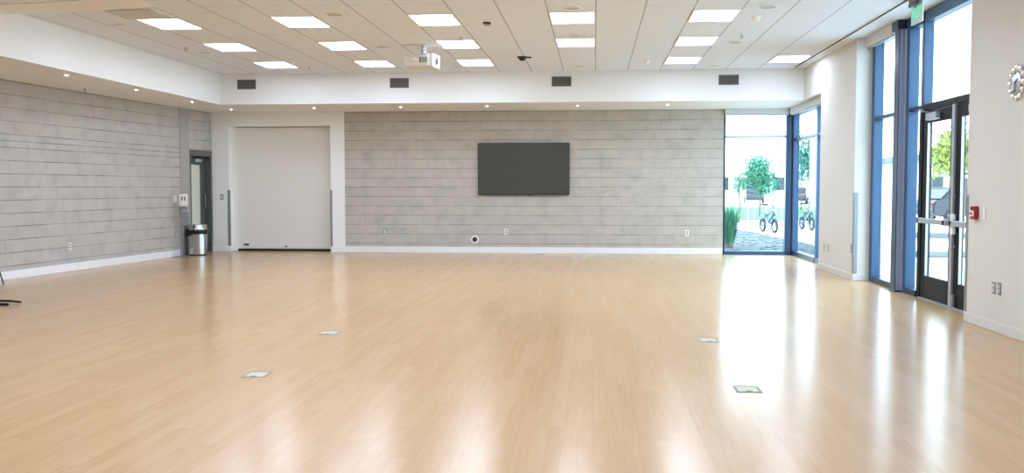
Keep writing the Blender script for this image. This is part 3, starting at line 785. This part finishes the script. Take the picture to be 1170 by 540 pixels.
def foliage(mb, c, rad, n, size, rnd, shell=.45):
    for _ in range(n):
        while True:
            v = Vector((rnd.uniform(-1, 1), rnd.uniform(-1, 1), rnd.uniform(-1, 1)))
            if shell < v.length < 1: break
        p = Vector(c) + Vector((v.x * rad[0], v.y * rad[1], v.z * rad[2]))
        q = Euler((rnd.uniform(0, 6), rnd.uniform(0, 6), rnd.uniform(0, 6))).to_matrix()
        s = size * rnd.uniform(.6, 1.3)
        vs = [mb.bm.verts.new(p + q @ Vector(k)) for k in ((-s, 0, 0), (0, -s * .45, s * .12), (s, 0, 0), (0, s * .45, s * .12))]
        mb.bm.faces.new(vs)
def tree(name, lab, x, y, h, crown, rad, m, n=900, size=.09, seed=1, group=None, trunk=.05):
    rnd = random.Random(seed)
    t = thing(name, lab, 'tree', (x, y, GZ), 0, group)
    tb = MB(); tb.tube([(0, 0, 0), (.03, .02, h * .35), (-.02, 0, h * .6), (0, 0, h * .92)], [trunk, trunk * .8, trunk * .55, trunk * .15], 8)
    for k in range(7):
        a = rnd.uniform(0, 6.28); z = rnd.uniform(.45, .8) * h
        tb.tube([(0, 0, z), (math.cos(a) * rad[0] * .4, math.sin(a) * rad[1] * .4, z + h * .1), (math.cos(a) * rad[0] * .75, math.sin(a) * rad[1] * .75, z + h * .14)], [trunk * .4, trunk * .25, trunk * .1], 6)
    tb.build('trunk', M['bark'], t)
    fb_ = MB()
    for k in range(9):
        a = rnd.uniform(0, 6.28); rr = rnd.uniform(.2, .6)
        foliage(fb_, (math.cos(a) * rad[0] * rr, math.sin(a) * rad[1] * rr, crown + rnd.uniform(-.5, .5) * rad[2]), [q * .5 for q in rad], n // 9, size, rnd, .2)
    fb_.build('foliage', m, t)
tree('young_tree', 'round green young tree on the lawn behind the bicycle', 8.2, 48, 3.2, 2.0, (1.0, 1.0, 1.25), M['leaf_blue'], 4000, .07, 3)
tree('sapling', 'thin pale sapling at the left edge of the corner window', 6.0, 40, 2.3, 1.65, (.32, .32, .55), M['leaf'], 260, .07, 5)
tree('sparse_tree', 'sparse brownish tree high at the right of the corner window', 13.2, 62, 6.2, 4.6, (1.4, 1.2, 1.4), M['leaf_yellow'], 320, .11, 8)
tree('street_tree', 'yellow green tree seen through the entrance door glass', 12.9, 34.5, 4.4, 2.75, (1.5, 1.4, 1.0), M['leaf_yellow'], 1800, .11, 11, trunk=.09)
tree('street_tree', 'green tree seen through the side pane of the corner window', 9.3, 42, 4.2, 2.6, (.7, .7, 1.0), M['leaf_blue'], 800, .10, 13, trunk=.07)
# grassy shrub by the corner window
t = thing('ornamental_grass', 'spiky green shrub outside the left side of the corner window', 'shrub', (3.17, 22.6, GZ + .06))
rnd = random.Random(2); sb = MB()
for k in range(260):
    a = rnd.uniform(0, 6.28); L = rnd.uniform(.55, 1.25); sp_ = rnd.uniform(.05, .5); b0 = rnd.uniform(0, .09)
    p0 = Vector((math.cos(a) * b0, math.sin(a) * b0, 0)); p1 = Vector((math.cos(a) * sp_ * .5, math.sin(a) * sp_ * .5, L * .65)); p2 = Vector((math.cos(a) * sp_, math.sin(a) * sp_, L * .9))
    sd = Vector((-math.sin(a), math.cos(a), 0)) * .012
    v_ = [sb.bm.verts.new(q) for q in (p0 - sd, p0 + sd, p1 + sd, p1 - sd)]; sb.bm.faces.new(v_)
    tip = sb.bm.verts.new(p2); sb.bm.faces.new((v_[3], v_[2], tip))
sb.build('blades', M['leaf'], t)
st = MB(); st.lathe([(0, 0), (.11, 0), (.08, .14), (0, .2)], 12); st.build('crown_base', M['bark'], t)

# bicycles
def bicycle(lab, loc, rz):
    t = thing('bicycle', lab, 'bicycle', loc, rz, 'bicycles by the racks')
    R = .185
    RXm = Matrix.Rotation(PI / 2, 4, 'X')
    for x in (-.40, .44):
        T = Matrix.Translation((x, 0, R + .03))
        wh = MB().torus(R - .01, .038, 36, 10, T @ RXm).build('wheel', M['rubber'], t, True)
        MB().torus(R - .055, .012, 32, 8, T @ RXm).build('rim', M['alu'], wh, True)
        s_ = MB(); s_.cyl((x, -.05, R + .03), (x, .05, R + .03), .022, n=12)
        for k in range(12):
            a = k * PI / 6; s_.tube([(x, 0, R + .03), (x + math.cos(a) * (R - .06), 0, R + .03 + math.sin(a) * (R - .06))], .003, 4)
        s_.build('spokes', M['dull'], wh)
        fd = MB(); pts = [(x + math.cos(a) * (R + .05), 0, R + .03 + math.sin(a) * (R + .05)) for a in [PI * .15 + k * PI * .75 / 10 for k in range(11)]]
        fd.tube(pts, .022, 6); fd.build('mudguard', M['bike'], t)
    f = MB(); A = Vector((0, 0, .34)); ST = Vector((-.16, 0, .62)); HD = Vector((.34, 0, .74)); HL = Vector((.38, 0, .60)); RA = Vector((-.40, 0, R + .03)); FA = Vector((.44, 0, R + .03))
    f.tube([A, ST], .022, 8); f.tube([A, HL], .034, 8); f.tube([ST + (A - ST) * .3, HD - Vector((0, 0, .03))], .024, 8); f.tube([HD + Vector((-.01, 0, .04)), HL], .026, 8)
    for y in (-.05, .05):
        f.tube([A + Vector((0, y * .6, 0)), RA + Vector((0, y, 0))], .012, 6); f.tube([ST, RA + Vector((0, y, 0))], .011, 6)
    f.build('frame', M['bike'], t)
    k = MB()
    for y in (-.05, .05): k.tube([HL + Vector((0, y, 0)), FA + Vector((0, y, 0))], .014, 6)
    k.tube([HL + Vector((0, -.05, 0)), HL + Vector((0, .05, 0))], .018, 6); k.build('fork', M['black'], t)
    k = MB(); k.tube([HD, HD + Vector((-.05, 0, .30))], .016, 8); hb = HD + Vector((-.05, 0, .30))
    k.tube([hb + Vector((-.12, -.30, .04)), hb + Vector((-.03, -.16, .03)), hb, hb + Vector((-.03, .16, .03)), hb + Vector((-.12, .30, .04))], .013, 8)
    h_ = k.build('handlebar', M['black'], t)
    for s in (-1, 1): MB().tube([hb + Vector((-.12, s * .30, .04)), hb + Vector((-.16, s * .38, .045))], .019, 8).build('grip', M['rubber'], h_)
    MB().tube([ST, ST + Vector((-.06, 0, .26))], .014, 8).build('seat_post', M['alu'], t)
    sd = MB(); c = ST + Vector((-.07, 0, .28))
    sd.prism([(c.x - .15, -.09), (c.x - .05, -.085), (c.x + .06, -.03), (c.x + .15, -.018), (c.x + .15, .018), (c.x + .06, .03), (c.x - .05, .085), (c.x - .15, .09)], c.z - .03, c.z + .03)
    sd.build('saddle', M['black'], t)
    cr = MB(); cr.lathe([(0, -.006), (.085, -.006), (.085, .006), (0, .006)], 24, Matrix.Translation((0, .06, .34)) @ RXm); cr.box((-.012, .07, .34), (.012, .085, .50)); cr.box((-.012, -.085, .18), (.012, -.07, .34))
    cr.build('crankset', M['dull'], t)
    pd = MB(); pd.box((-.045, .085, .49), (.045, .17, .51), .004); pd.box((-.045, -.17, .17), (.045, -.085, .19), .004); pd.build('pedals', M['black'], t)
    MB().box((-.55, -.07, .60), (-.22, .07, .625), .006).build('rear_rack', M['black'], t)
    MB().lathe([(0, 0), (.04, 0), (.045, .03), (0, .04)], 14, Matrix.Translation((.40, 0, .74)) @ Matrix.Rotation(PI / 2, 4, 'Y')).build('headlight', M['plastic'], t, True)
    return t
bicycle('blue bicycle parked upright in the corner window view', (5.62, 31.2, GZ), math.radians(-74))
bicycle('bicycle seen through the narrow side pane right of the corner post', (7.27, 33.2, GZ), math.radians(-80))

# bike racks
rk = None
for x, y, lab in ((5.79, 35.6, 'inverted U bike rack left of the blue bicycle'), (6.5, 35.9, 'inverted U bike rack directly behind the blue bicycle'), (6.78, 35.6, 'inverted U bike rack right of the blue bicycle')):
    if rk is None:
        rk = thing('bike_rack', lab, 'bike rack', (x, y, GZ), math.radians(62), 'bike racks'); rr = .16
        pts = [(-.35, 0, 0), (-.35, 0, .70)] + [(-.35 + rr - rr * math.cos(a), 0, .70 + rr * math.sin(a)) for a in (.5, 1.0, 1.57)] + [(.35 - rr + rr * math.sin(a), 0, .70 + rr * math.cos(a)) for a in (0, .5, 1.0)] + [(.35, 0, .70), (.35, 0, 0)]
        MB().tube(pts, .028, 10).build('hoop', M['dull'], rk, True)
        for s in (-.35, .35): MB().lathe([(0, 0), (.08, 0), (.08, .012), (0, .012)], 18, Matrix.Translation((s, 0, 0))).build('foot_plate', M['dull'], rk)
    else: o = dup(rk, (x, y, GZ)); o['label'] = lab

# lamp post / sign pole
t = thing('sign_post', 'thin grey post beyond the lawn in the corner window', 'post', (12.2, 78, GZ))
MB().cyl((0, 0, 0), (0, 0, 2.8), .05, .04, 12).build('pole', M['dull'], t); MB().box((-.12, -.06, 2.3), (.12, -.03, 2.75), .01).build('plate', M['alu'], t)

# cars
def car(lab, loc, rz, paint):
    t = thing('car', lab, 'car', loc, rz, 'parked cars')
    MX = Matrix.Rotation(PI / 2, 4, 'X')
    def side(poly, y0, y1): 
        return MB().prism(poly, y0, y1, MX)
    body = [(-2.1, .35), (-2.15, .7), (-2.0, .95), (-1.2, 1.0), (.9, 1.0), (1.95, .85), (2.15, .62), (2.12, .32), (1.75, .28), (-1.8, .28)]
    b = side(body, -.88, .88); bmesh.ops.bevel(b.bm, geom=list(b.bm.edges), offset=.05, segments=2, affect='EDGES'); b.build('body', paint, t, True)
    cab = [(-1.75, .97), (-1.3, 1.42), (.1, 1.45), (.95, .98)]
    b = side(cab, -.76, .76); bmesh.ops.bevel(b.bm, geom=list(b.bm.edges), offset=.06, segments=2, affect='EDGES'); b.build('glasshouse', M['bldg_win'], t, True)
    MB().box((-1.25, -.70, 1.42), (.05, .70, 1.47), .02).build('roof', paint, t)
    for x in (-1.3, 1.35):
        for y in (-.82, .82):
            w_ = MB().lathe([(.0, -.1), (.30, -.1), (.32, -.07), (.32, .07), (.30, .1), (0, .1)], 24, Matrix.Translation((x, y, .32)) @ MX).build('wheel', M['rubber'], t, True)
            MB().lathe([(0, -.105), (.19, -.105), (.19, .105), (0, .105)], 18, Matrix.Translation((x, y, .32)) @ MX).build('hub_cap', M['alu'], w_)
    for y in (-.65, .65):
        MB().box((2.05, y - .15, .62), (2.14, y + .15, .74), .02).build('headlight', M['plastic'], t)
        MB().box((-2.15, y - .13, .70), (-2.06, y + .13, .84), .02).build('tail_light', M['red'], t)
    return t
car('dark blue car parked outside the entrance door', (15.6, 41, GZ), math.radians(12), M['car_dark'])
car('dark car parked far beyond the lawn, left of the young tree', (15.2, 92, GZ), math.radians(80), M['car_dark'])
car('dark car parked far beyond the lawn, right of the young tree', (18.6, 88, GZ), math.radians(70), M['car_dark'])

# buildings
def building(lab, x0, x1, y0, y1, h, wins):
    t = thing('building', lab, 'building', (0, 0, GZ)); far = y0 > 100
    MB().box((x0, y0, 0), (x1, y1, h)).build('walls', M['bldg'], t)
    MB().box((x0 - .8, y0 - .8, h), (x1 + .8, y1 + .8, h + .35), .03).build('roof', M['bldg'] if far else M['fascia'], t)
    for a, b, z0, z1 in wins:
        w_ = MB(); w_.box((a - .08, y0 - .06, z0 - .08), (a, y0 + .02, z1 + .08)); w_.box((b, y0 - .06, z0 - .08), (b + .08, y0 + .02, z1 + .08)); w_.box((a, y0 - .06, z0 - .08), (b, y0 + .02, z0)); w_.box((a, y0 - .06, z1), (b, y0 + .02, z1 + .08))
        fr = w_.build('window', M['fascia'], t); MB().box((a, y0 - .02, z0), (b, y0 + .01, z1)).build('pane', M['bldg_win'], fr)
building('low white building across the street seen through the entrance glazing', 21.0, 44, 62, 74, 3.2,
         [(21.3, 21.9, 1.0, 2.1), (22.5, 24.0, 1.1, 2.0), (25.5, 27.0, 1.1, 2.0)])
building('pale distant building behind the trees in the corner window', 4, 34, 130, 140, 3.4,
         [(16, 18, 1.2, 2.8), (20, 22, 1.2, 2.8), (24, 26, 1.2, 2.8)])
# low wall with cap by the entrance
t = thing('low_wall', 'low grey stone wall on the paving outside the entrance', 'wall', (0, 0, GZ))
MB().box((6.6, 20.6, 0), (12.5, 21.0, .40), .01).build('wall_body', M['bldg'], t)
MB().box((6.55, 20.55, .40), (12.55, 21.05, .50), .01).build('cap', M['stone'], t)
MB().box((6.5, 20.3, 0), (12.6, 20.6, .12), .01).build('footing', M['stone'], t)

# ================================================================= light
wd = bpy.data.worlds.new('sky'); S.world = wd; wd.use_nodes = True; nt = wd.node_tree
bgn = nt.nodes['Background']; bgn.inputs[1].default_value = SKY
tcn = nt.nodes.new('ShaderNodeTexCoord'); sx = nt.nodes.new('ShaderNodeSeparateXYZ'); rp = nt.nodes.new('ShaderNodeValToRGB')
nt.links.new(tcn.outputs['Generated'], sx.inputs[0]); nt.links.new(sx.outputs[2], rp.inputs[0]); nt.links.new(rp.outputs[0], bgn.inputs[0])
rp.color_ramp.elements[0].color = (.76, .88, 1., 1); rp.color_ramp.elements[1].color = (.72, .86, 1., 1)
sl = bpy.data.lights.new('sun', 'SUN'); sl.energy = SUN; sl.angle = .05; sl.color = (.95, .97, 1)
so = bpy.data.objects.new('sun', sl); C.objects.link(so); so.rotation_euler = Vector((.55, .6, -.85)).to_track_quat('-Z', 'Y').to_euler()

# ================================================================= camera
cd = bpy.data.cameras.new('camera'); co = bpy.data.objects.new('camera', cd); C.objects.link(co)
co.location = (0, 0, 1.35); co.rotation_euler = (PI / 2 - .051427, 0, .086768)
cd.sensor_width = 36; cd.lens = 1080 / 1170 * 36; cd.clip_end = 500; cd.clip_start = .05
S.camera = co
S.view_settings.view_transform = 'Standard'; S.view_settings.look = 'None'
S.view_settings.exposure = 1.17; S.view_settings.gamma = 1; S.view_settings.use_curve_mapping = False
S.cycles.max_bounces = 10; S.cycles.diffuse_bounces = 6; S.cycles.glossy_bounces = 4; S.cycles.transparent_max_bounces = 12
S.cycles.caustics_reflective = False; S.cycles.caustics_refractive = False
S.cycles.sample_clamp_indirect = 8
